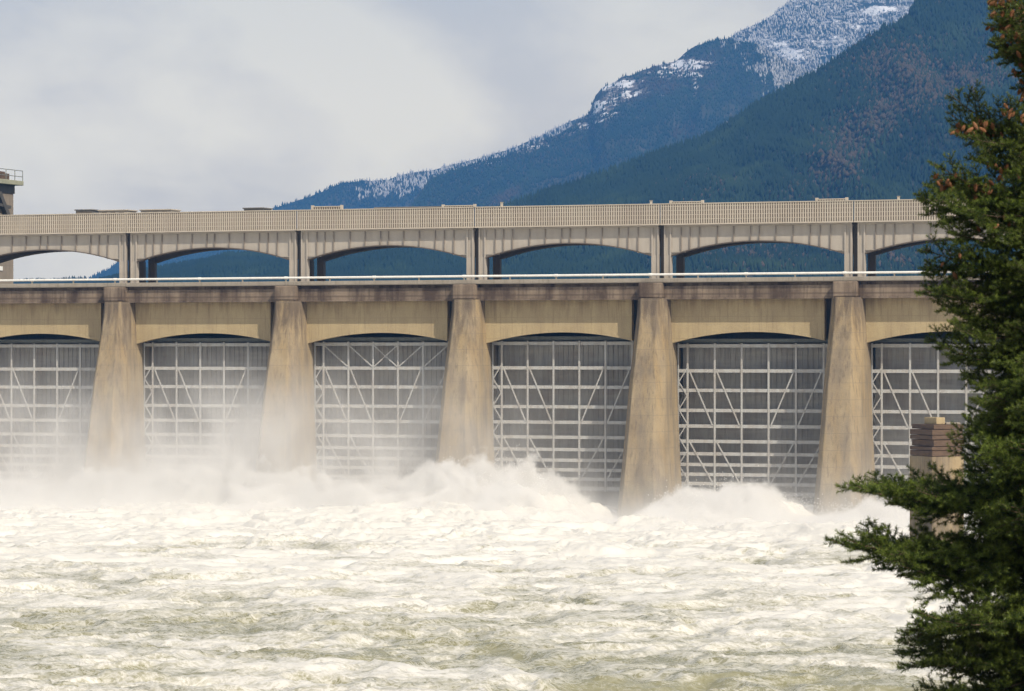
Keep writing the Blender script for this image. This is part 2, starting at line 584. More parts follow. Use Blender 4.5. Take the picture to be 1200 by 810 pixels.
pan_me = MB().box(0.05, BAY - 0.05, -0.50, -0.43, P0, P1 - 0.06).mesh('parapet_panel')
bars = MB()
nb = 80
for i in range(nb):
    x = 0.12 + (BAY - 0.24) * i / (nb - 1)
    bars.box(x - 0.055, x + 0.055, -0.60, -0.502, P0 + 0.02, P1 - 0.03)
bars_me = bars.mesh('parapet_bars')
rails_me = [MB().box(0.05, BAY - 0.05, -0.565, -0.501, z - 0.03, z + 0.03).mesh('parapet_rail') for z in (P0 + 0.42, P0 + 0.82, P0 + 1.22, P0 + 1.6)]
cop_me = MB().box(0.04, BAY - 0.04, -0.64, -0.40, P1 - 0.055, P1 + 0.03).mesh('parapet_coping')
curb_me = MB().box(0.04, BAY - 0.04, -0.63, -0.425, P0 - 0.1, P0 + 0.015).mesh('parapet_sill')
joint_me = MB().box(-0.25, 0.25, 0.42, 0.5, 21.57, ZT - 0.02).mesh('joint_plate')
for k in range(K0, K1):
    off = (BAY * k, 0, 0)

    def put(nm, me, mt, par=bridge, y=0.0, kind=None):
        o = mesh_obj(nm, me, mt, par)
        if par is bridge:
            o.location = (off[0], y, 0)
        if kind:
            o['kind'] = kind
        return o
    for y in (0.0, 3.9):
        w = put('girder_web', web_me if y == 0 else web_me2, M_BRIDGE if y == 0 else M_BRIDGE_SHADE, y=y)
        put('bottom_flange', flange_me, M_BRIDGE_SHADE, w)
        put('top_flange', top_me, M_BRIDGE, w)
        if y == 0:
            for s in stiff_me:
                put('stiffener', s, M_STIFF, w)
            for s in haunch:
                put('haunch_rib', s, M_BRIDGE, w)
        cm = M_BRIDGE if y == 0 else M_BRIDGE_SHADE  # rear frame takes the darkened, painted-in shade colour
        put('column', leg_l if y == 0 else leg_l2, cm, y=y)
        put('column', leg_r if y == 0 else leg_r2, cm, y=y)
    put('bridge_deck', deck_me, M_SLAB)
    pn = put('parapet_panel', pan_me, M_PAR_BACK)
    put('parapet_bars', bars_me, M_PARAPET, pn, kind='stuff')
    for r in rails_me:
        put('parapet_rail', r, M_PARAPET, pn)
    put('parapet_coping', cop_me, M_PARAPET, pn)
    put('parapet_sill', curb_me, M_PARAPET, pn)
    put('joint_plate', joint_me, M_BRIDGE_D)

# ------------------------------------------------------------------ pipe rail on the dam deck
rail = thing('pipe_railing', 'thin white pipe rail running the full length of the dam deck edge', 'railing')
MB().tube((XA, -1.95, 21.9), (XB, -1.95, 21.9), 0.11, 10).build('pipe', M_WHITE, rail)
br_me = MB().box(-0.06, 0.06, -2.0, -1.9, 21.56, 21.8).mesh('bracket')
cp_me = MB().tube((-0.16, -1.95, 21.9), (0.16, -1.95, 21.9), 0.14, 10).mesh('coupling')
x = XA + 1.5
i = 0
while x < XB:
    b = mesh_obj('bracket', br_me, M_SLAB, rail)
    b.location = (x, 0, 0)
    if i % 2 == 0:
        c = mesh_obj('coupling', cp_me, M_WHITE, rail)
        c.location = (x, 0, 0)
    i += 1
    x += 4.575


def X_at(px, Y):
    """world X of a photo column at the plane Y"""
    a = (px - 600) / FPX
    d = RGT + FWD * 0 + 0
    dirv = FWD + RGT * a
    t = (Y - CAM[1]) / dirv[1]
    return CAM[0] + dirv[0] * t


def Z_at(px, py, Y):
    a = (px - 600) / FPX
    dirv = FWD + RGT * a
    t = (Y - CAM[1]) / dirv[1]
    return CAM[2] + t * (415 - py) / FPX


# ------------------------------------------------------------------ housings on the bridge
def housing(px0, px1, py, dark, label, Y=0.9, depth=2.2):
    x0, x1 = X_at(px0, Y), X_at(px1, Y)
    zt = Z_at((px0 + px1) / 2, py, Y)
    zb = ZT + 0.22
    h = thing('hoist_housing', label, 'housing', ((x0 + x1) / 2, Y, zb), 0, 'low housings on the bridge')
    w = (x1 - x0) / 2
    H = zt - zb
    MB().box(-w + 0.12, w - 0.12, 0.1, depth - 0.1, 0, H - 0.12).build('body', M_HOUSE if dark else M_PARAPET, h)
    MB().box(-w, w, 0, depth, H - 0.118, H).build('roof', M_HOUSE if dark else M_PARAPET, h, 0.03)
    for s in (-0.55, 0.0, 0.55):
        MB().box(s * w - 0.25, s * w + 0.25, 0.05, 0.098, H - 0.55, H - 0.25).build('vent', M_PAR_BACK, h)


housing(87, 109, 245.3, True, 'leftmost dark flat housing on the bridge near the tower')
housing(114, 150, 245.8, False, 'low beige housing on the bridge just left of the first bridge joint')
housing(163, 201, 245.2, False, 'low beige housing on the bridge just right of the first bridge joint')
housing(284, 309, 243.2, True, 'dark flat housing on the bridge against the sky beside the mountain foot')
housing(438, 521, 242.2, True, 'longest dark low housing on the bridge, against the blue mountain')


# raised lattice screens standing on the parapet
def screen(px0, px1, py, label):
    Y = -0.62
    x0, x1 = X_at(px0, Y), X_at(px1, Y)
    zt = Z_at((px0 + px1) / 2, py, Y)
    s = thing('lattice_screen', label, 'screen', ((x0 + x1) / 2, 0, P1 + 0.03), 0, 'raised screens on the bridge parapet')
    w, H = (x1 - x0) / 2, zt - P1 - 0.03
    MB().box(-w, w, -0.52, -0.45, 0, H - 0.05).build('panel', M_PAR_BACK, s)
    b = MB()
    n = int(2 * w / 0.225)
    for i in range(n):
        x = -w + 0.06 + (2 * w - 0.12) * i / (n - 1)
        b.box(x - 0.05, x + 0.05, -0.60, -0.522, 0, H - 0.04)
    b.build('screen_bars', M_PARAPET, s, kind='stuff')
    MB().box(-w - 0.03, w + 0.03, -0.64, -0.42, H - 0.048, H + 0.03).build('coping', M_PARAPET, s)
    for sx in (-1, 1):
        MB().box(sx * w - 0.12, sx * w + 0.12, -0.66, -0.40, 0.0, H + 0.12).build('end_post', M_PARAPET, s)


screen(366, 400, 242.0, 'raised lattice screen on the bridge parapet just right of the second bridge joint')
screen(519, 556, 241.0, 'raised lattice screen on the bridge parapet just left of the third bridge joint')
screen(786, 823, 236.4, 'raised lattice screen on the bridge parapet just right of the fourth bridge joint')
screen(957, 992, 233.2, 'raised lattice screen on the bridge parapet just left of the joint nearest the conifer')


def stub(px, py, label):
    Y = -0.52
    x = X_at(px, Y)
    z = Z_at(px, py, Y)
    t = thing('post_stub', label, 'post', (x, Y, P1 + 0.03), 0, 'small stubs on the bridge parapet')
    H = z - P1
    MB().box(-0.1, 0.1, -0.08, 0.08, 0, H).build('post', M_PARAPET, t)
    MB().box(-0.13, 0.13, -0.1, 0.1, H + 0.002, H + 0.1).build('cap', M_SLAB, t)


stub(588, 238.5, 'small pale stub on the parapet just right of the third bridge joint')
stub(763, 236.5, 'small pale stub on the parapet just left of the fourth bridge joint')
stub(1053, 231.5, 'small pale stub on the parapet nearest the conifer')

# ------------------------------------------------------------------ tower behind the left end of the bridge
TY = 14.0
tx1 = X_at(16, TY + 6)
tw = thing('concrete_tower', 'brown concrete tower with overhanging railed platform at the left edge behind the bridge', 'tower', (tx1 - 3.0, TY, 20.0))
z_cap0, z_cap1 = Z_at(10, 213.5, TY) - 20, Z_at(10, 208, TY) - 20
MB().box(-3, 3, 0, 6, 0, z_cap0 - 0.9).build('shaft', M_TOWER, tw, 0.08)
MB().box(-3.15, 3.08, -0.1, 6.1, z_cap0 - 0.9, z_cap0).build('dark_band', M_ROOF_D, tw)
MB().box(-3.9, 3.78, -0.8, 6.8, z_cap0 + 0.002, z_cap1).build('platform', M_GREEN, tw, 0.05)
z_r = Z_at(10, 195.5, TY) - 20
rl = MB()
for z in (z_cap1 + 0.45, z_r - 0.04):
    rl.tube((-3.8, -0.7, z), (3.7, -0.7, z), 0.04, 6)
    rl.tube((3.7, -0.7, z), (3.7, 6.7, z), 0.04, 6)
for x in (-3.7, -2.2, -0.7, 0.8, 2.3, 3.7):
    rl.tube((x, -0.7, z_cap1), (x, -0.7, z_r), 0.04, 6)
for y in (1.2, 3.1, 5.0, 6.7):
    rl.tube((3.7, y, z_cap1), (3.7, y, z_r), 0.04, 6)
rl.build('platform_railing', M_TOPB, tw)
MB().box(1.2, 2.7, 3.9, 5.6, z_cap1, z_cap1 + 0.75).box(1.4, 2.4, 4.1, 5.2, z_cap1 + 0.75, z_cap1 + 0.95).build('machine_box', M_TIMBER, tw)
MB().box(0.6, 2.6, 1.2, 3.2, z_cap1, z_cap1 + 1.0).build('white_cabinet', M_WHITE, tw, 0.05)
st = MB()
st.bar((3.3, 2.2, z_cap0 - 1.0), (3.3, 4.3, z_cap0 - 3.6), 0.55, 0.5, up=(1, 0, 0))
st.bar((3.3, 2.0, z_cap0 - 2.2), (3.3, 4.6, z_cap0 - 2.4), 0.3, 0.4, up=(1, 0, 0))
st.bar((3.3, 1.6, z_cap0 - 0.9), (3.3, 1.6, z_cap0 - 4.2), 0.8, 0.4, up=(1, 0, 0))
st.build('strut', M_ROOF_D, tw)
MB().box(3.0, 3.08, 2.6, 3.5, Z_at(5, 316, TY) - 20, Z_at(5, 311, TY) - 20).build('wall_lamp', M_WHITE, tw)

# ------------------------------------------------------------------ timber-topped pillar behind the conifer
PD = 232.0
pc = site((1100 - 600) / FPX * PD, PD, 0)
pil = thing('guide_pillar', 'concrete pillar topped with stacked brown timbers standing in the water behind the conifer', 'pillar', tuple(pc), TH + RAD(24))
u = PD / FPX
MB().box(-1.55, 1.2, -1.6, 1.6, -3, 14.6 + (415 - 534) * u).build('body', M_PIER, pil, 0.06)
zc0 = 14.6 + (415 - 534) * u
hts = [0.42, 0.3, 0.5, 0.34, 0.42, 0.38]
z = zc0
rng = random.Random(4)
for i, h in enumerate(hts):
    a, b = rng.uniform(-0.12, 0.12), rng.uniform(-0.1, 0.1)
    MB().box(-1.5 + a, 1.12 + b, -1.62 + rng.uniform(-0.08, 0.06), 1.5, z + 0.02, z + h - 0.02).build('timber', M_TIMBER, pil, 0.02)
    z += h
MB().box(-1.0, -0.25, -1.3, 0.4, z, z + 0.5).build('cap_block', M_WALL, pil, 0.03)
MB().box(-0.2, 1.0, -1.4, 0.7, z, z + 0.12).build('cap_plank', M_SLAB, pil)

# ================================================================== WATER
def water():
    def axis(lo, f0, f1, hi, step):
        mid = np.arange(f0, f1, step)
        a, s, x = [], step, f0
        while x > lo:
            s *= 1.25
            x -= s
            a.append(x)
        b, s, x = [], step, mid[-1]
        while x < hi:
            s *= 1.25
            x += s
            b.append(x)
        return np.concatenate([a[::-1], mid, b])
    U = axis(-420, -54, 58, 420, 0.2)
    D = axis(15, 126, 345, 520, 0.25)
    u, d = np.meshgrid(U, D)
    X = CAM[0] + RGT[0] * u + FWD[0] * d
    Y = CAM[1] + RGT[1] * u + FWD[1] * d
    near = sst(-75, -6, Y)                      # 1 at the dam
    fade = sst(-420, -60, u) * (1 - sst(58, 420, u))
    wx, wy = fbm(X / 7, Y / 6, 61, 3) - 0.5, fbm(X / 7, Y / 6, 71, 3) - 0.5
    swell = fbm(X / 13 + wx, Y / 8 + wy, 3, 3) - 0.5
    chop = 1 - np.abs(2 * fbm(X / 5.2 + wx * 2.0, Y / 3.6 + wy * 2.0, 21, 4, 0.5) - 1)
    chop2 = 1 - np.abs(2 * fbm(X / 1.5 + wx * 4, Y / 1.1 + wy * 4, 31, 3, 0.5) - 1)
    fr = fbm(X / 0.55, Y / 0.5, 41, 2) - 0.5
    amp = 0.66 + 0.8 * near
    h = amp * (1.7 * swell + 0.95 * (chop ** 2 - 0.6) + 0.20 * (chop2 ** 2 - 0.6) + 0.06 * fr)
    # boils at the foot of the dam
    yb = np.exp(-((Y + 9.0) / 6.5) ** 2)
    hx = np.interp(X, [-40, -14, 0, 14, 26, 34, 40, 46, 50, 54.5, 58, 63, 69, 74, 82, 110],
                   [0.6, 0.8, 0.7, 0.8, 0.7, 1.0, 1.5, 1.5, 0.4, -1.7, 0.2, 1.0, 0.9, -0.6, 0.5, 0.6])
    lump = fbm(X / 2.6, Y / 2.6, 51, 4, 0.6)
    h = h + yb * hx * (0.55 + 0.9 * lump)
    for xp in (54.0, 72.5):                      # slack hollows below the two piers that stand clear of the surf
        h = h - (1.3 if xp < 60 else 0.9) * np.exp(-((X - xp) / 3.6) ** 2 - ((Y + 13) / 8.0) ** 2)
    h = h * np.clip(fade, 0.05, 1)
    # foam cover
    f1 = fbm(X / 6.5 + wx * 4, Y / 4.2 + wy * 4, 81, 5, 0.55)
    f2 = 1 - np.abs(2 * fbm(X / 3.2 + wx * 5, Y / 1.8 + wy * 5, 91, 5, 0.55) - 1)
    big = fbm(X / 22, Y / 12, 15, 3)
    foam = 1.15 * (f1 - 0.5) + 0.6 * (f2 - 0.62) + 0.9 * (big - 0.5) + 0.28 * h / amp + 0.56 + 0.95 * near - 0.30 * (1 - sst(-165, -75, Y))
    V = np.stack([X, Y, h], -1).reshape(-1, 3)
    nU, nD = len(U), len(D)
    idx = np.arange(nU * nD).reshape(nD, nU)
    F = np.stack([idx[:-1, :-1], idx[:-1, 1:], idx[1:, 1:], idx[1:, :-1]], -1).reshape(-1, 4)
    keep = (Y[:-1, :-1].ravel() < 6.1)
    F = F[keep]
    used = np.zeros(len(V), bool)
    used[F.ravel()] = True
    rm = np.cumsum(used) - 1
    me = np_mesh('river', V[used], rm[F])
    attr(me, 'foam', foam.ravel()[used])
    m, nt, b = new_mat('whitewater')
    P = node(nt, 'ShaderNodeNewGeometry').outputs['Position']
    fa = node(nt, 'ShaderNodeAttribute', attribute_name='foam').outputs['Fac']
    n1 = noise(nt, mapping(nt, P, (1.3, 2.4, 1.6)), 1.0, 6, 0.6, 1.2)
    n2 = noise(nt, P, 11.0, 4, 0.75)
    f = mth(nt, 'ADD', fa, mth(nt, 'MULTIPLY', mth(nt, 'SUBTRACT', n1, 0.5), 0.9))
    f = mth(nt, 'ADD', f, mth(nt, 'MULTIPLY', mth(nt, 'SUBTRACT', n2, 0.5), 0.75))
    lw = node(nt, 'ShaderNodeMapRange', {0: noise(nt, mapping(nt, P, (0.9, 1.6, 1.0)), 1.0, 5, 0.6, 2.2), 1: 0.42, 2: 0.5, 3: 0.0, 4: 1.0}).outputs[0]
    lw2 = node(nt, 'ShaderNodeMapRange', {0: noise(nt, mapping(nt, P, (0.9, 1.6, 1.0)), 1.0, 5, 0.6, 2.2), 1: 0.5, 2: 0.58, 3: 1.0, 4: 0.0}).outputs[0]
    f = mth(nt, 'ADD', f, mth(nt, 'MULTIPLY', mth(nt, 'MULTIPLY', lw, lw2), 0.42))   # lace of foam threads
    fm = ramp(nt, f, [(0.22, 0.0), (0.55, 0.45), (1.0, 1.0)])
    deep = mix(nt, ramp(nt, n1, [(0.35, 0.0), (0.65, 1.0)]), (0.25, 0.235, 0.125), (0.37, 0.355, 0.25))
    c = mix(nt, fm, deep, (0.68, 0.66, 0.61))
    rg = node(nt, 'ShaderNodeMapRange', {0: fm, 3: 0.22, 4: 0.85}).outputs[0]
    setin(nt, b, Base_Color=c, Roughness=rg, Normal=bump(nt, mth(nt, 'ADD', n1, mth(nt, 'MULTIPLY', n2, 0.5)), 0.5, 0.11))
    b.inputs['Subsurface Weight'].default_value = 0.0
    o = mesh_obj('river', me, m, None, True)
    o['kind'] = 'structure'
    return o


water()

# ------------------------------------------------------------------ ground: one sheet, bank under the viewpoint, river bed, land beyond
def ground():
    D = np.concatenate([np.linspace(-400, -20, 12), np.linspace(-15, 70, 40), np.linspace(80, 300, 10), np.linspace(340, 5250, 30)])
    U = np.concatenate([np.linspace(-3400, -120, 20), np.linspace(-100, 100, 60), np.linspace(120, 3400, 20)])
    u, d = np.meshgrid(U, D)
    z = np.interp(d, [-400, -5, 12, 30, 45, 62, 300, 345, 600, 5250], [14, 12.9, 11.5, 9.2, 5.5, -3, -4.5, -4.6, 8, 8])
    z = z + (fbm(u / 9, d / 9, 5, 4) - 0.5) * 0.8 * (d < 70) * np.clip(1 - (np.abs(d) < 2) * 0.5, 0, 1)
    X = CAM[0] + RGT[0] * u + FWD[0] * d
    Y = CAM[1] + RGT[1] * u + FWD[1] * d
    V = np.stack([X, Y, z], -1).reshape(-1, 3)
    idx = np.arange(V.shape[0]).reshape(u.shape)
    F = np.stack([idx[:-1, :-1], idx[:-1, 1:], idx[1:, 1:], idx[1:, :-1]], -1).reshape(-1, 4)
    m, nt, b = new_mat('grassy_bank')
    P = node(nt, 'ShaderNodeNewGeometry').outputs['Position']
    c = mix(nt, ramp(nt, noise(nt, P, 0.8, 6, 0.7), [(0.35, 0.0), (0.65, 1.0)]), (0.05, 0.075, 0.025), (0.16, 0.13, 0.08))
    setin(nt, b, Base_Color=c, Roughness=0.95, Normal=bump(nt, noise(nt, P, 6, 5, 0.7), 0.8, 0.1))
    o = mesh_obj('ground', np_mesh('ground', V, F), m, None, True)
    o['kind'] = 'structure'


ground()
m, nt, b = new_mat('reservoir_water')
P = node(nt, 'ShaderNodeNewGeometry').outputs['Position']
setin(nt, b, Base_Color=(0.05, 0.07, 0.06), Roughness=0.12, Normal=bump(nt, noise(nt, P, 0.6, 4, 0.6), 0.3, 0.1))
o = mesh_obj('reservoir', np_mesh('reservoir', np.array([(-1500, 9.25, 19.8), (1600, 9.25, 19.8), (1600, 2600, 19.8), (-3000, 2600, 19.8)]), np.array([[0, 1, 2, 3]])), m)
o['kind'] = 'structure'


# ================================================================== MOUNTAINS
def cone_forest(name, pos, hgt, wid, tint, mat, rs, round_frac=None):
    n = len(pos)
    S = 6
    a = np.arange(S) / S * 2 * np.pi
    ph = rs.rand(n)[:, None] * 6.28
    V = np.zeros((n, S + 2, 3))
    # lower skirt ring, mid ring folded in the same cone: base ring + apex + low centre
    rr = wid[:, None] * (0.8 + 0.4 * rs.rand(n, S))
    V[:, :S, 0] = pos[:, None, 0] + np.cos(a + ph) * rr
    V[:, :S, 1] = pos[:, None, 1] + np.sin(a + ph) * rr
    V[:, :S, 2] = (pos[:, 2] + hgt * 0.12)[:, None] + hgt[:, None] * 0.12 * rs.rand(n, S)
    V[:, S] = pos + np.stack([wid * 0.2 * (rs.rand(n) - .5), wid * 0.2 * (rs.rand(n) - .5), hgt], -1)
    V[:, S + 1] = pos - np.stack([0 * hgt, 0 * hgt, hgt * 0.05], -1)
    base = np.arange(n)[:, None] * (S + 2)
    F = []
    for i in range(S):
        j = (i + 1) % S
        F.append(np.stack([base[:, 0] + i, base[:, 0] + j, base[:, 0] + S], -1))
        F.append(np.stack([base[:, 0] + j, base[:, 0] + i, base[:, 0] + S + 1], -1))
    F = np.concatenate(F)
    me = np_mesh(name, V.reshape(-1, 3), F)
    attr(me, 'tint', np.repeat(tint, S + 2))
    o = mesh_obj(name, me, mat)
    o['kind'] = 'stuff'
    return o


def forest_mat(name, stops):
    m, nt, b = new_mat(name)
    t = node(nt, 'ShaderNodeAttribute', attribute_name='tint').outputs['Fac']
    setin(nt, b, Base_Color=ramp(nt, t, stops), Roughness=0.9)
    b.inputs['Specular IOR Level'].default_value = 0.1
    return m


M_FOR = forest_mat('forest_foliage', [(0.0, (0.010, 0.020, 0.012)), (0.45, (0.017, 0.032, 0.016)), (0.62, (0.027, 0.046, 0.020)), (0.75, (0.060, 0.045, 0.026)), (0.87, (0.085, 0.06, 0.036)), (0.91, (0.16, 0.165, 0.17)), (1.0, (0.58, 0.56, 0.54))])


def mountain(name, ridge, d0, d1, seed, ntree, size, snow_fn=None, tint_fn=None, rough=1.0, bare_fn=None, gully=1.0, rock=(0.16, 0.13, 0.11)):
    rp = np.array(ridge, float)
    px = np.arange(rp[0, 0], rp[-1, 0] + 1, 3.0)
    py = np.interp(px, rp[:, 0], rp[:, 1])
    jit = (fbm(px / 30, px * 0 + seed, seed, 4, 0.6) - 0.5) * 7 * rough
    lat = (px - 600) / FPX * d1
    zr = CAM[2] + (415 - py + jit) / FPX * d1
    s = np.concatenate([np.linspace(0, 1, 150), np.linspace(1.02, 1.14, 5)])
    L, S = np.meshgrid(lat, s)
    ZR_ = np.broadcast_to(zr, L.shape)
    d = d0 + (d1 - d0) * S
    base = 14.0
    sc = d1 / 3400.0
    w = (fbm(L / (260 * sc), S * 2.2, seed + 5, 3) - 0.5)
    prof = np.where(S <= 1, np.clip(S, 0, 1) ** 1.12, np.clip(1 - (S - 1) * 3.0, 0, 1))
    env = np.clip(4 * S * (1 - S), 0, 1) ** 0.7 * (S <= 1)
    g1 = 1 - np.abs(2 * fbm(L / (120 * sc) + w * 1.5, S * 2.0 + 3, seed + 11, 4) - 1)
    g2 = fbm(L / (32 * sc), S * 9, seed + 23, 4) - 0.5
    Z = base + (ZR_ - base) * prof + env * gully * (ZR_ - base) * (0.20 * (g1 - 0.75) + 0.07 * g2)
    Z = np.maximum(Z, base - 3 + 0 * Z)
    X = CAM[0] + RGT[0] * L + FWD[0] * d
    Y = CAM[1] + RGT[1] * L + FWD[1] * d
    V = np.stack([X, Y, Z], -1)
    idx = np.arange(L.size).reshape(L.shape)
    F = np.stack([idx[:-1, :-1], idx[:-1, 1:], idx[1:, 1:], idx[1:, :-1]], -1).reshape(-1, 4)
    me = np_mesh(name, V.reshape(-1, 3), F)
    PXV = 600 + L * FPX / d
    PYV = 415 - (Z - CAM[2]) * FPX / d
    sn = snow_fn(PXV, PYV, L, S) if snow_fn else np.zeros_like(L)
    attr(me, 'snow', sn.ravel())
    m, nt, b = new_mat(name + '_ground')
    P = node(nt, 'ShaderNodeNewGeometry').outputs['Position']
    c = mix(nt, noise(nt, P, 0.03, 5, 0.7), (0.020, 0.032, 0.016), (0.05, 0.05, 0.03))
    c = mix(nt, ramp(nt, noise(nt, mapping(nt, P, (1, 1, 0.4)), 0.025, 6, 0.75), [(0.5, 0.0), (0.62, 0.5)]), c, (0.12, 0.095, 0.075))
    a = node(nt, 'ShaderNodeAttribute', attribute_name='snow').outputs['Fac']
    a = mth(nt, 'ADD', a, mth(nt, 'MULTIPLY', mth(nt, 'SUBTRACT', noise(nt, mapping(nt, P, (1, 1, 2.2)), 0.07, 5, 0.7), 0.5), 1.3))
    band = noise(nt, mapping(nt, P, (0.25, 0.25, 1.6)), 0.06, 6, 0.75)
    a = mth(nt, 'ADD', a, mth(nt, 'MULTIPLY', mth(nt, 'SUBTRACT', band, 0.5), 1.5))
    c = mix(nt, ramp(nt, a, [(0.30, 0.0), (0.42, 1.0)]), c, rock)
    c = mix(nt, ramp(nt, a, [(0.46, 0.0), (0.58, 1.0)]), c, (0.82, 0.82, 0.83))
    setin(nt, b, Base_Color=c, Roughness=0.95, Normal=bump(nt, noise(nt, P, 0.05, 6, 0.75), 0.7, 6.0))
    b.inputs['Specular IOR Level'].default_value = 0.1
    o = mesh_obj(name, me, m, None, True)
    o['kind'] = 'structure'
    # forest
    rs = np.random.RandomState(seed)
    n_ = ntree * 3
    fi = rs.rand(n_) ** 0.85 * (150 - 1.001)
    fj = rs.rand(n_) * (len(px) - 1.001)
    i, j = fi.astype(int), fj.astype(int)
    a, b_ = (fi - i)[:, None], (fj - j)[:, None]
    pos = (V[i, j] * (1 - a) * (1 - b_) + V[i + 1, j] * a * (1 - b_) + V[i, j + 1] * (1 - a) * b_ + V[i + 1, j + 1] * a * b_)
    ppx, ppy = PXV[i, j], PYV[i, j]
    ok = (pos[:, 2] > base + 4) & (ppx > -60) & (ppx < 1300) & (ppy < 345)
    if bare_fn is not None:
        ok &= rs.rand(n_) > bare_fn(ppx, ppy, sn[i, j])
    pos, ppx, ppy, S_ = pos[ok][:ntree], ppx[ok][:ntree], ppy[ok][:ntree], (fi[ok] / 150)[:ntree]
    n = len(pos)
    clump = fbm(pos[:, 0] / (60 * sc), pos[:, 1] / (90 * sc), seed + 3, 4)
    tint = np.clip(0.05 + 0.95 * (clump - 0.25) + 0.09 * rs.rand(n), 0, 0.62)
    hgt = size * (0.6 + 0.7 * rs.rand(n))
    wid = hgt * (0.17 + 0.06 * rs.rand(n))
    if tint_fn is not None:
        tint, hgt, wid = tint_fn(ppx, ppy, tint, hgt, wid, rs, pos)
    cone_forest(name + '_forest', pos, hgt, wid, tint, M_FOR, rs)


def gauss(x, y, cx, cy, sx, sy, rot=0.0):
    dx, dy = x - cx, y - cy
    c, s = math.cos(rot), math.sin(rot)
    a, b = dx * c + dy * s, -dx * s + dy * c
    return np.exp(-(a / sx) ** 2 - (b / sy) ** 2)


# nearest wooded slope on the right, with patches of bare brown broadleaf trees
A_R = [(-150, 340), (120, 332), (215, 313), (270, 303), (330, 297), (480, 268), (590, 243), (640, 226), (700, 207), (760, 183), (830, 160), (900, 116), (940, 93), (1000, 55), (1062, 20), (1072, 4), (1110, -6), (1200, -42), (1400, -90)]


def a_tint(px, py, tint, hgt, wid, rs, pos):
    br = (gauss(px, py, 1045, 80, 45, 28) * 1.0 + gauss(px, py, 1010, 160, 75, 22, -0.75) * 1.1 + gauss(px, py, 1100, 110, 50, 14, -0.5) * 0.9
          + gauss(px, py, 985, 205, 16, 22) * 0.8 + gauss(px, py, 1150, 95, 40, 14) * 0.8 + gauss(px, py, 830, 215, 40, 14) * 0.25
          + gauss(px, py, 880, 300, 60, 18) * 0.45 + gauss(px, py, 1060, 300, 60, 18) * 0.4)
    br = br * (0.5 + fbm(pos[:, 0] / 30, pos[:, 1] / 40, 7, 3))
    brown = rs.rand(len(px)) < np.clip(br, 0, 0.85)
    tint = np.where(brown, 0.68 + 0.2 * rs.rand(len(px)), tint)
    wid = np.where(brown, wid * 1.9, wid)
    hgt = np.where(brown, hgt * 0.65, hgt)
    return tint, hgt, wid


mountain('wooded_hill', A_R, 1350, 2350, 101, 80000, 4.9, None, a_tint)

# middle mountain with snowy cliffs
B_R = [(380, 300), (440, 262), (480, 241), (507, 208), (567, 188), (603, 178), (647, 161), (690, 136), (697, 116), (705, 105), (733, 88), (767, 76), (790, 73), (805, 60), (822, 50), (853, 45), (887, 53), (940, 80), (1010, 120), (1120, 190), (1250, 260)]


def b_snow(px, py, L, S):
    s = (gauss(px, py, 728, 105, 38, 20) + gauss(px, py, 800, 78, 40, 16) + 0.8 * gauss(px, py, 700, 130, 24, 14)
         + 0.75 * gauss(px, py, 625, 172, 34, 7, -0.3) + 0.7 * gauss(px, py, 855, 143, 6, 16) + 0.6 * gauss(px, py, 815, 105, 5, 22) + 0.6 * gauss(px, py, 560, 192, 26, 6, -0.3)
         + 0.5 * gauss(px, py, 685, 150, 22, 8))
    return np.clip(s, 0, 1) * 0.60


def b_tint(px, py, tint, hgt, wid, rs, pos):
    fr = sst(125, 60, py) * sst(690, 800, px) * 0.35 + gauss(px, py, 930, 80, 50, 45) * 0.9 + gauss(px, py, 600, 190, 60, 14, -0.3) * 0.3
    white = fbm(px / 10, py / 14, 67, 4) * 0.85 + 0.15 * rs.rand(len(px)) < fr * 0.75
    br = rs.rand(len(px)) < gauss(px, py, 800, 158, 14, 9) * 0.9 + gauss(px, py, 660, 185, 70, 25) * 0.15
    tint = np.where(br, 0.75, tint + 0.16)
    tint = np.where(white, 0.91 + 0.07 * rs.rand(len(px)), tint)
    return tint, hgt, wid


mountain('snowy_mountain', B_R, 3000, 4150, 202, 60000, 4.8, b_snow, b_tint, 1.3, lambda px, py, sn: np.clip(sn * 1.35, 0, 0.93), 1.3)

# high frosted ridge behind
C_R = [(700, 130), (800, 74), (840, 52), (862, 40), (882, 30), (927, 3), (950, -8), (1000, -30), (1100, -60), (1300, -80)]


def c_snow(px, py, L, S):
    s = gauss(px, py, 925, 62, 18, 6, 0.5) + gauss(px, py, 1028, 12, 24, 6) + 0.55 + 0 * px
    return np.clip(s, 0, 1.4) * 0.52


mountain('frosted_ridge', C_R, 4500, 5000, 303, 36000, 5.5, c_snow,
         lambda px, py, t, h, w, rs, pos: (np.where(rs.rand(len(px)) < 0.98, 0.93 + 0.08 * rs.rand(len(px)), t + 0.1), h, w), 1.2,
         lambda px, py, sn: np.clip((sn - 0.36) * 4, 0, 0.95), 1.0, (0.40, 0.40, 0.42))

# farthest low ridges to the left
D_R = [(-200, 352), (60, 346), (92, 338), (108, 327), (150, 301), (240, 276), (327, 243), (365, 229), (400, 216), (440, 212), (470, 206), (500, 200), (540, 190), (567, 184), (620, 165), (660, 148), (690, 135), (740, 110), (800, 90), (900, 60)]


def d_tint(px, py, tint, hgt, wid, rs, pos):
    ridge = np.interp(px, [327, 400, 440, 500, 567, 620, 690], [243, 216, 212, 200, 184, 165, 135])
    fr = sst(40, 8, py - ridge) * sst(390, 445, px) * 1.1
    white = fbm(px / 9, py / 6, 66, 4) * 0.9 + 0.1 * rs.rand(len(px)) < fr * 0.85
    return np.where(white, 0.94 + 0.05 * rs.rand(len(px)), tint + 0.05), hgt, wid


mountain('distant_ridge', D_R, 4400, 5050, 404, 24000, 6.0, None, d_tint, 0.8)

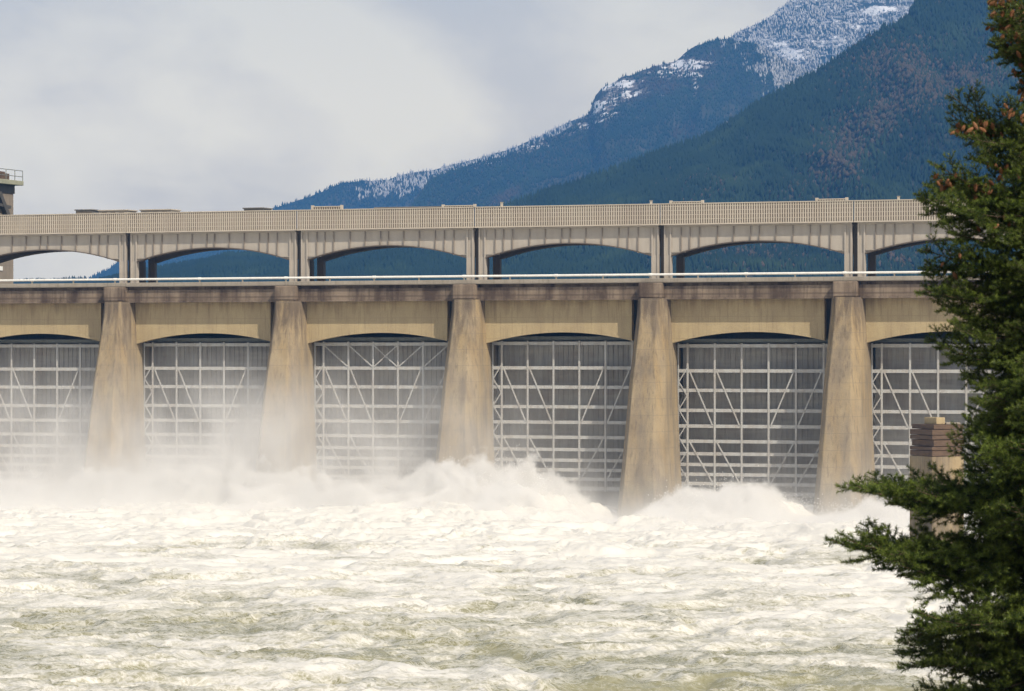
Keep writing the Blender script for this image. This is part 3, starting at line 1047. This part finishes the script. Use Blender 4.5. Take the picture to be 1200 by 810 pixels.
# ------------------------------------------------------------------ haze over the valley
def volume_box(name, x0, x1, y0, y1, z0, z1, rz=0.0, centre=(0, 0)):
    o = MB().box(x0, x1, y0, y1, z0, z1).build(name, None)
    o.location = (centre[0], centre[1], 0)
    o.rotation_euler = (0, 0, rz)
    o['kind'] = 'stuff'
    m = bpy.data.materials.new(name + '_volume')
    m.use_nodes = True
    m.node_tree.nodes.clear()
    o.data.materials.append(m)
    return o, m, m.node_tree


hz, m, nt = volume_box('haze', -3500, 3500, -410, 5300, -7, 760, TH, (CAM[0], CAM[1]))
v = node(nt, 'ShaderNodeVolumePrincipled', {'Color': (0.12, 0.37, 0.85, 1), 'Density': 0.000145, 'Anisotropy': 0.0})
node(nt, 'ShaderNodeOutputMaterial', {'Volume': v.outputs[0]})

# ------------------------------------------------------------------ spray and mist at the foot of the dam
def vol_tools(nt):
    P = node(nt, 'ShaderNodeTexCoord').outputs['Object']
    xyz = node(nt, 'ShaderNodeSeparateXYZ', {0: P})
    x_, y_, z_ = xyz.outputs
    xn = node(nt, 'ShaderNodeMapRange', {0: x_, 1: -40.0, 2: 110.0}).outputs[0]

    def fcurve(pts, vmax):
        n = node(nt, 'ShaderNodeFloatCurve', {1: xn})
        c = n.mapping.curves[0]
        pts = [((x + 40) / 150, v / vmax) for x, v in pts]
        c.points[0].location = pts[0]
        c.points[1].location = pts[-1]
        for p in pts[1:-1]:
            c.points.new(*p)
        n.mapping.update()
        return mth(nt, 'MULTIPLY', n.outputs[0], vmax)

    def bell(centre, width):
        d = mth(nt, 'DIVIDE', mth(nt, 'SUBTRACT', y_, centre), width)
        return mth(nt, 'EXPONENT', mth(nt, 'MULTIPLY', mth(nt, 'MULTIPLY', d, d), -1.0))
    return P, z_, fcurve, bell


HS_PTS = [(-40, 3.2), (-14, 3.3), (-2, 2.9), (8, 3.4), (15, 4.2), (22, 3.3), (29, 3.0), (33, 3.4), (38, 4.4), (44, 4.8), (47.5, 3.6), (50, 1.4), (53, 0.1), (56, 0.6), (58.5, 2.4), (61, 2.9), (65, 3.1), (69, 2.5), (73, 1.0), (78, 2.0), (110, 2.0)]
sp, m, nt = volume_box('spray', -42, 112, -25, 0.3, -1.5, 9.0)
m.cycles.volume_step_rate = 0.11
P, z_, fcurve, bell = vol_tools(nt)
lowf = noise(nt, mapping(nt, P, (1, 1, 0.7)), 0.26, 2, 0.5, 0.4)
n3 = noise(nt, P, 0.62, 8, 0.66, 0.5)
hh = mth(nt, 'MULTIPLY', mth(nt, 'MULTIPLY', fcurve(HS_PTS, 5.0), bell(-9.0, 8.0)), node(nt, 'ShaderNodeMapRange', {0: lowf, 1: 0.3, 2: 0.7, 3: 0.45, 4: 1.45}).outputs[0])
hh = mth(nt, 'ADD', hh, mth(nt, 'MULTIPLY', mth(nt, 'SUBTRACT', n3, 0.52), mth(nt, 'ADD', 1.6, mth(nt, 'MULTIPLY', mth(nt, 'MAXIMUM', z_, 0.0), 0.9))))
dd = mth(nt, 'SUBTRACT', hh, z_)
plume = node(nt, 'ShaderNodeMapRange', {0: dd, 1: 0.0, 2: 1.5, 3: 0.0, 4: 1.8}, interpolation_type='SMOOTHSTEP').outputs[0]
v = node(nt, 'ShaderNodeVolumePrincipled', {'Color': (0.995, 0.99, 0.98, 1), 'Density': plume, 'Anisotropy': 0.0})
node(nt, 'ShaderNodeOutputMaterial', {'Volume': v.outputs[0]})

mi, m, nt = volume_box('mist', -42, 112, -62, 0.2, -1.45, 17.0)
m.cycles.volume_step_rate = 0.3
P, z_, fcurve, bell = vol_tools(nt)
MS = fcurve([(-40, 0.9), (-14, 0.6), (-4, 0.8), (5, 0.75), (13, 1.15), (20, 0.95), (27, 0.75), (36, 0.52), (44, 0.22), (51, 0.08), (58, 0.03), (70, 0.06), (80, 0.10), (110, 0.15)], 2.0)
n4 = noise(nt, mapping(nt, P, (1, 1, 0.55), (4, 9, 2)), 0.19, 5, 0.6, 0.7)
zp = mth(nt, 'MAXIMUM', z_, 0.0)
top = node(nt, 'ShaderNodeMapRange', {0: z_, 1: 7.0, 2: 16.5, 3: 1.0, 4: 0.0}, interpolation_type='SMOOTHSTEP').outputs[0]
zf = mth(nt, 'MULTIPLY', mth(nt, 'EXPONENT', mth(nt, 'MULTIPLY', zp, -0.14)), top)
mist = mth(nt, 'MULTIPLY', mth(nt, 'MULTIPLY', MS, zf), mth(nt, 'MULTIPLY', bell(-8.0, 9.0), node(nt, 'ShaderNodeMapRange', {0: n4, 1: 0.38, 2: 0.64, 3: 0.03, 4: 0.46}).outputs[0]))
low = mth(nt, 'MULTIPLY', mth(nt, 'EXPONENT', mth(nt, 'MULTIPLY', zp, -0.75)), bell(-15.0, 20.0))
low = mth(nt, 'MULTIPLY', mth(nt, 'MULTIPLY', low, node(nt, 'ShaderNodeMapRange', {0: n4, 1: 0.36, 2: 0.66, 3: 0.02, 4: 0.34}).outputs[0]), mth(nt, 'ADD', mth(nt, 'MULTIPLY', MS, 0.4), 0.45))
dens = mth(nt, 'ADD', mist, low)
v = node(nt, 'ShaderNodeVolumePrincipled', {'Color': (0.995, 0.99, 0.98, 1), 'Density': dens, 'Anisotropy': 0.0})
node(nt, 'ShaderNodeOutputMaterial', {'Volume': v.outputs[0]})


def droplets():
    rs = np.random.RandomState(12)
    n = 15000
    x = rs.uniform(-30, 85, n)
    y = -8.5 + rs.randn(n) * 4.0
    hx = np.interp(x, [p[0] for p in HS_PTS], [p[1] for p in HS_PTS]) * np.exp(-((y + 9) / 8) ** 2) * (0.45 + 1.0 * fbm(x / 4, y / 4, 8, 3))
    z = hx * (0.5 + 0.45 * rs.rand(n)) + rs.exponential(0.28, n)
    ok = (y < -0.5) & (hx > 0.8)
    c = np.stack([x, y, z], -1)[ok]
    n = len(c)
    r = rs.uniform(0.014, 0.036, n)
    t = np.array([(1, 1, 1), (-1, -1, 1), (-1, 1, -1), (1, -1, -1)], float)
    V = (c[:, None, :] + t[None] * r[:, None, None]).reshape(-1, 3)
    b = np.arange(n)[:, None] * 4
    F = np.concatenate([b + np.array([q]) for q in ((0, 1, 2), (0, 3, 1), (0, 2, 3), (1, 3, 2))])
    m, nt, bs = new_mat('water_drops')
    setin(nt, bs, Base_Color=(0.85, 0.84, 0.82), Roughness=0.6)
    o = mesh_obj('spray_drops', np_mesh('spray_drops', V, F), m)
    o['kind'] = 'stuff'


droplets()

# ================================================================== CONIFER
def bark_mat():
    m, nt, b = new_mat('conifer_bark')
    P = node(nt, 'ShaderNodeTexCoord').outputs['Object']
    n = noise(nt, mapping(nt, P, (8, 8, 2)), 1.0, 6, 0.7)
    setin(nt, b, Base_Color=ramp(nt, n, [(0.35, (0.07, 0.048, 0.03)), (0.65, (0.20, 0.145, 0.10))]), Roughness=0.95, Normal=bump(nt, n, 0.8, 0.03))
    return m


def needle_mat():
    m, nt, b = new_mat('conifer_needles')
    t = node(nt, 'ShaderNodeAttribute', attribute_name='tip').outputs['Fac']
    oi = node(nt, 'ShaderNodeObjectInfo').outputs['Random']
    c = ramp(nt, t, [(0.0, (0.010, 0.026, 0.008)), (0.6, (0.021, 0.053, 0.011)), (1.0, (0.19, 0.25, 0.04))])
    c = mix(nt, mth(nt, 'MULTIPLY', oi, 0.35), c, (0.07, 0.09, 0.02))
    setin(nt, b, Base_Color=c, Roughness=0.45)
    b.inputs['Specular IOR Level'].default_value = 0.35
    tr = node(nt, 'ShaderNodeBsdfTranslucent', {0: c})
    ms = node(nt, 'ShaderNodeMixShader', {0: 0.28, 1: b.outputs[0], 2: tr.outputs[0]})
    nt.links.new(ms.outputs[0], nt.nodes['Material Output'].inputs[0])
    return m


def cone_mat():
    m, nt, b = new_mat('cone_scales')
    P = node(nt, 'ShaderNodeTexCoord').outputs['Object']
    oi = node(nt, 'ShaderNodeObjectInfo').outputs['Random']
    c = mix(nt, oi, (0.27, 0.105, 0.042), (0.14, 0.056, 0.027))
    c = mix(nt, noise(nt, P, 60, 3, 0.6), c, (0.34, 0.16, 0.07))
    setin(nt, b, Base_Color=c, Roughness=0.7)
    return m


M_BARK, M_NEEDLE, M_CONE = bark_mat(), needle_mat(), cone_mat()


def unit(v):
    return v / (np.linalg.norm(v, axis=-1, keepdims=True) + 1e-9)


def make_branch(seed, L=1.6):
    rs = np.random.RandomState(seed)
    segs = []                                    # p0, p1, r0, r1, tip0, tip1, needles/m
    up = np.array([0, 0, 1.0])

    def poly(p, d, length, n, r0, curl, wob, t0, t1, dens):
        pts = [np.array(p, float)]
        d = unit(np.array(d, float))
        for i in range(n):
            d = unit(d + up * curl / n + rs.randn(3) * wob)
            pts.append(pts[-1] + d * length / n)
        for i in range(n):
            a, b = i / n, (i + 1) / n
            segs.append((pts[i], pts[i + 1], r0 * (1 - 0.8 * a), r0 * (1 - 0.8 * b), t0 + (t1 - t0) * a, t0 + (t1 - t0) * b, dens))
        return pts
    main = poly((0, 0, 0), (1, 0, -0.22), L, 14, 0.016, 0.55, 0.035, 0.0, 0.75, 260)
    nl = 22
    for i in range(nl):
        s = 0.10 + 0.86 * (i + rs.rand() * 0.6) / nl
        f = s * 14
        a = int(f)
        p = main[a] + (main[min(a + 1, 14)] - main[a]) * (f - a)
        t = unit(main[min(a + 1, 14)] - main[max(a - 1, 0)])
        side = (1 if i % 2 else -1)
        ang = RAD(rs.uniform(38, 68))
        sd = unit(np.cross(t, up)) * side
        ln = (0.50 * L * (1 - s) ** 0.75 * min(1, 0.35 + s * 2.6) + 0.10) * rs.uniform(0.65, 1.15)
        d = t * math.cos(ang) + sd * math.sin(ang) + up * rs.uniform(-0.45, 0.30)
        n = max(3, int(ln / 0.075))
        lat = poly(p, d, ln, n, 0.006, rs.uniform(0.0, 0.5), 0.06, 0.15 + 0.4 * s, 0.85, 380)
        for q in range(1, n):
            for s2 in (-1, 1):
                if rs.rand() < 0.12:
                    continue
                tt = unit(lat[q + 1] - lat[q - 1])
                sd2 = unit(np.cross(tt, up + rs.randn(3) * 0.25)) * s2
                rem = 1 - q / n
                l2 = (0.34 * ln * rem + 0.065) * rs.uniform(0.6, 1.2)
                d2 = tt * 0.75 + sd2 * 0.7 + up * rs.uniform(-0.35, 0.25)
                poly(lat[q], d2, l2, 2, 0.003, 0.25, 0.07, 0.35 + 0.3 * s, 1.0, 420)
    P0 = np.array([s[0] for s in segs])
    P1 = np.array([s[1] for s in segs])
    R0 = np.array([s[2] for s in segs])
    R1 = np.array([s[3] for s in segs])
    T0 = np.array([s[4] for s in segs])
    T1 = np.array([s[5] for s in segs])
    DN = np.array([s[6] for s in segs])
    ln = np.linalg.norm(P1 - P0, axis=1)
    tg = unit(P1 - P0)
    ax = unit(np.cross(tg, np.array([0.31, 0.52, 0.79])))
    bx = np.cross(tg, ax)
    # wood: three-sided tubes
    V = []
    for k in range(3):
        c, s_ = math.cos(2.094 * k), math.sin(2.094 * k)
        V.append(P0 + (ax * c + bx * s_) * R0[:, None])
    for k in range(3):
        c, s_ = math.cos(2.094 * k), math.sin(2.094 * k)
        V.append(P1 + (ax * c + bx * s_) * R1[:, None])
    n = len(segs)
    V = np.stack(V, 1).reshape(-1, 3)
    b0 = np.arange(n) * 6
    F = np.concatenate([np.stack([b0 + k, b0 + (k + 1) % 3, b0 + 3 + (k + 1) % 3, b0 + 3 + k], -1) for k in range(3)])
    wood = np_mesh('branch', V, F)
    # needles
    cnt = np.maximum(1, (ln * DN * 1.45).astype(int))
    si = np.repeat(np.arange(n), cnt)
    m = len(si)
    u = rs.rand(m)
    p = P0[si] + (P1[si] - P0[si]) * u[:, None]
    an = rs.rand(m) * 6.283
    rad = ax[si] * np.cos(an)[:, None] + bx[si] * np.sin(an)[:, None]
    d = unit(tg[si] * rs.uniform(0.35, 0.95, m)[:, None] + rad + up * 0.15)
    le = rs.uniform(0.024, 0.042, m)
    w = unit(np.cross(d, rs.randn(m, 3))) * 0.0027
    V = np.stack([p - w, p + w, p + d * le[:, None]], 1).reshape(-1, 3)
    F = np.arange(3 * m).reshape(m, 3)
    me = np_mesh('foliage', V, F)
    tip = np.clip(T0[si] + (T1[si] - T0[si]) * u + rs.randn(m) * 0.12, 0, 1)
    attr(me, 'tip', np.repeat(tip, 3))
    wood.materials.append(M_BARK)
    me.materials.append(M_NEEDLE)
    return wood, me


BR = [make_branch(900 + i) for i in range(6)]

TD = 25.0
TPX = 1238.0                                     # trunk column, just outside the right edge
tpx = TD / FPX
tb = site((TPX - 600) * tpx, TD, 9.4)
tree = thing('conifer_tree', 'tall dark green conifer with brown cones in the right foreground beside the river', 'tree', tuple(tb), TH)
TZ = 18.6 - 9.4


def trunk():
    V, F = [], []
    n, S = 16, 10
    for i in range(n + 1):
        s = i / n
        r = 0.15 * (1 - s) ** 0.8 + 0.012 + 0.06 * max(0, 0.06 - s) / 0.06
        for k in range(S):
            a = 2 * math.pi * k / S
            V.append((r * math.cos(a) * (1 + 0.06 * math.sin(3 * a + i)) + 0.02 * math.sin(i * 0.9), r * math.sin(a) + 0.02 * math.cos(i * 0.7), -0.4 + (TZ + 0.4) * s))
        if i:
            for k in range(S):
                j = (k + 1) % S
                F.append(((i - 1) * S + k, (i - 1) * S + j, i * S + j, i * S + k))
    me = bpy.data.meshes.new('trunk')
    me.from_pydata(V, [], F)
    me.update()
    return mesh_obj('trunk', me, M_BARK, tree, True)


trunk()
rs = np.random.RandomState(77)
tips = []


def bough(z, az, length, pitch, roll=0.0, kind=None):
    """az: 0 = to the right of the photo, pi = left, -pi/2 = towards the viewpoint (tree axes follow the view)"""
    w, fo = BR[kind if kind is not None else rs.randint(len(BR))]
    o = mesh_obj('branch', w, None, tree)
    sc = length / 1.6
    # branch x axis -> az, pitched up by pitch
    o.matrix_basis = Matrix.Translation((0.02, 0, z)) @ Matrix.Rotation(az, 4, 'Z') @ Matrix.Rotation(-pitch, 4, 'Y') @ Matrix.Rotation(roll, 4, 'X') @ Matrix.Scale(1, 4)
    o.scale = (sc, sc ** 0.7, sc ** 0.7)
    f = mesh_obj('foliage', fo, None, o)
    tips.append((o, sc))
    return o


def tz(py):
    return 14.6 + (415 - py) * tpx - 9.4


# boughs that draw the left outline of the photograph: (row of the tip, column of the tip, azimuth, pitch)
OUT = [(-20, 1185, 2.9, 0.5), (10, 1165, 3.0, 0.45), (45, 1158, 3.3, 0.35), (70, 1172, 2.8, 0.2), (95, 1185, 3.2, 0.15),
       (5, 1160, 3.7, 0.3), (25, 1152, 3.9, 0.25), (50, 1165, 3.6, 0.2), (35, 1170, 4.2, 0.2), (80, 1178, 3.8, 0.1), (-5, 1172, 3.3, 0.45), (15, 1160, 2.6, 0.35), (60, 1168, 2.5, 0.2),
       (128, 1100, 3.15, 0.34), (140, 1112, 2.75, 0.28), (150, 1120, 3.6, 0.2), (165, 1135, 3.0, 0.1), (190, 1135, 3.3, 0.1),
       (212, 1092, 3.05, 0.12), (228, 1085, 3.35, 0.10), (240, 1082, 3.0, 0.05), (255, 1090, 2.7, 0.0), (250, 1095, 3.75, 0.05), (285, 1092, 3.2, 0.0), (300, 1086, 2.9, 0.0),
       (325, 1080, 3.1, -0.02), (345, 1082, 3.4, 0.02), (362, 1086, 2.8, -0.06), (385, 1090, 3.2, -0.1), (400, 1102, 3.6, -0.05), (425, 1086, 3.0, -0.12), (440, 1100, 3.4, -0.1),
       (462, 1122, 3.15, -0.15), (500, 1150, 3.4, -0.1),
       (580, 998, 3.10, 0.0), (597, 1000, 3.25, -0.05), (606, 1018, 2.95, -0.06), (590, 1060, 3.5, -0.05),
       (648, 1030, 3.2, -0.05), (665, 975, 3.12, -0.06), (680, 985, 3.32, -0.1), (670, 1010, 2.9, -0.1), (690, 1022, 3.5, -0.12), (650, 1045, 3.7, -0.05),
       (455, 1150, 4.0, -0.1), (485, 1143, 4.1, -0.1), (520, 1140, 4.0, -0.1), (545, 1150, 4.3, -0.1), (505, 1165, 4.5, -0.1), (515, 1120, 3.6, -0.1), (540, 1114, 3.8, -0.1), (498, 1126, 3.9, -0.1), (470, 1172, 4.6, -0.05), (440, 1168, 4.4, -0.05), (530, 1175, 4.7, -0.1), (560, 1140, 4.3, -0.1), (625, 1135, 4.2, -0.1),
       (715, 1045, 3.55, -0.06), (735, 1055, 3.9, -0.08), (750, 1052, 3.2, -0.12), (775, 1060, 3.6, -0.1), (790, 1052, 3.1, -0.14), (815, 1060, 3.7, -0.1), (840, 1050, 3.4, -0.1), (870, 1040, 3.1, -0.1)]
for py, px_, az, pit in OUT:
    R = (TPX - px_) * tpx / max(0.35, abs(math.cos(az)))
    ztip = tz(py)
    length = R * 1.04
    bough(ztip - math.sin(pit - 0.02) * length + 0.02 * length, az, length, pit, rs.uniform(-0.6, 0.6))
# the rest of the crown
z = tz(900)
while z < TZ - 0.15:
    fr = (TZ - z) / TZ
    rad = 0.16 + 2.0 * fr ** 0.85
    for k in range(7):
        az = rs.rand() * 6.283
        lf = math.cos(az - math.pi)              # 1 = straight left
        lim = 1.0 - 0.42 * max(0.0, lf)
        bough(z + rs.uniform(-0.08, 0.08), az, rad * lim * rs.uniform(0.6, 1.0), 0.5 - 0.75 * fr + rs.uniform(-0.12, 0.12), rs.uniform(-0.4, 0.4))
    z += 0.21
# leader
bough(TZ - 0.25, 0.3, 0.5, 1.45)


def cone_mesh():
    V, F = [], []
    rows, S = 7, 8
    for i in range(rows):
        s = (i + 0.5) / rows
        r = 0.0145 * math.sin(math.pi * min(0.97, 0.10 + 0.86 * s)) ** 0.75
        z = -0.062 * s
        for k in range(S):
            a = 2 * math.pi * (k + 0.5 * (i % 2)) / S
            b = len(V)
            c, s_ = math.cos(a), math.sin(a)
            w = 0.45
            V += [(r * 0.55 * c, r * 0.55 * s_, z + 0.006), (r * 1.12 * math.cos(a - w), r * 1.12 * math.sin(a - w), z - 0.002),
                  (r * 1.2 * c, r * 1.2 * s_, z - 0.009), (r * 1.12 * math.cos(a + w), r * 1.12 * math.sin(a + w), z - 0.002)]
            F.append((b, b + 1, b + 2, b + 3))
    me = bpy.data.meshes.new('cone')
    me.from_pydata(V, [], F)
    me.update()
    me.materials.append(M_CONE)
    return me


CM = cone_mesh()
# cones hang from the foliage of the boughs, in the places where the photograph shows clusters: (col, row, spread x, spread y, count)
pts = []
for o, sc in tips:
    fo = o.children[0].data if o.children else None
    if fo is None or o.location.z < tz(360):
        continue
    n = len(fo.vertices)
    co = np.empty(n * 3, np.float32)
    fo.vertices.foreach_get('co', co)
    co = co.reshape(-1, 3)[rs.randint(0, n, 500)]
    M = np.array(o.matrix_basis)
    pts.append(co @ M[:3, :3].T + M[:3, 3])
pts = np.concatenate(pts)
pts = pts[pts[:, 1] < 0.15]
pcol, prow = TPX + pts[:, 0] / tpx, 415 - (pts[:, 2] + 9.4 - 14.6) / tpx
for cx, cy, sx, sy, n in ((1170, 22, 24, 30, 52), (1188, 62, 18, 26, 40), (1160, 4, 16, 14, 14), (1190, 95, 14, 16, 12), (1118, 150, 18, 9, 14), (1152, 148, 22, 10, 20), (1100, 214, 16, 8, 14), (1135, 222, 24, 12, 20),
                          (1170, 205, 18, 16, 12), (1112, 310, 8, 12, 4), (1160, 260, 26, 16, 8), (1182, 125, 14, 16, 10)):
    sel = np.nonzero((np.abs(pcol - cx) < sx) & (np.abs(prow - cy) < sy))[0]
    if len(sel) == 0:
        continue
    for q in rs.choice(sel, min(n, len(sel)), replace=False):
        o = mesh_obj('cone', CM, None, tree)
        o.location = tuple(pts[q] + np.array([0, -0.03, 0.01]))
        o.rotation_euler = (rs.uniform(-0.9, 0.9), rs.uniform(-0.9, 0.9), rs.rand() * 6.28)
        k = rs.uniform(0.75, 1.1)
        o.scale = (k, k, k)
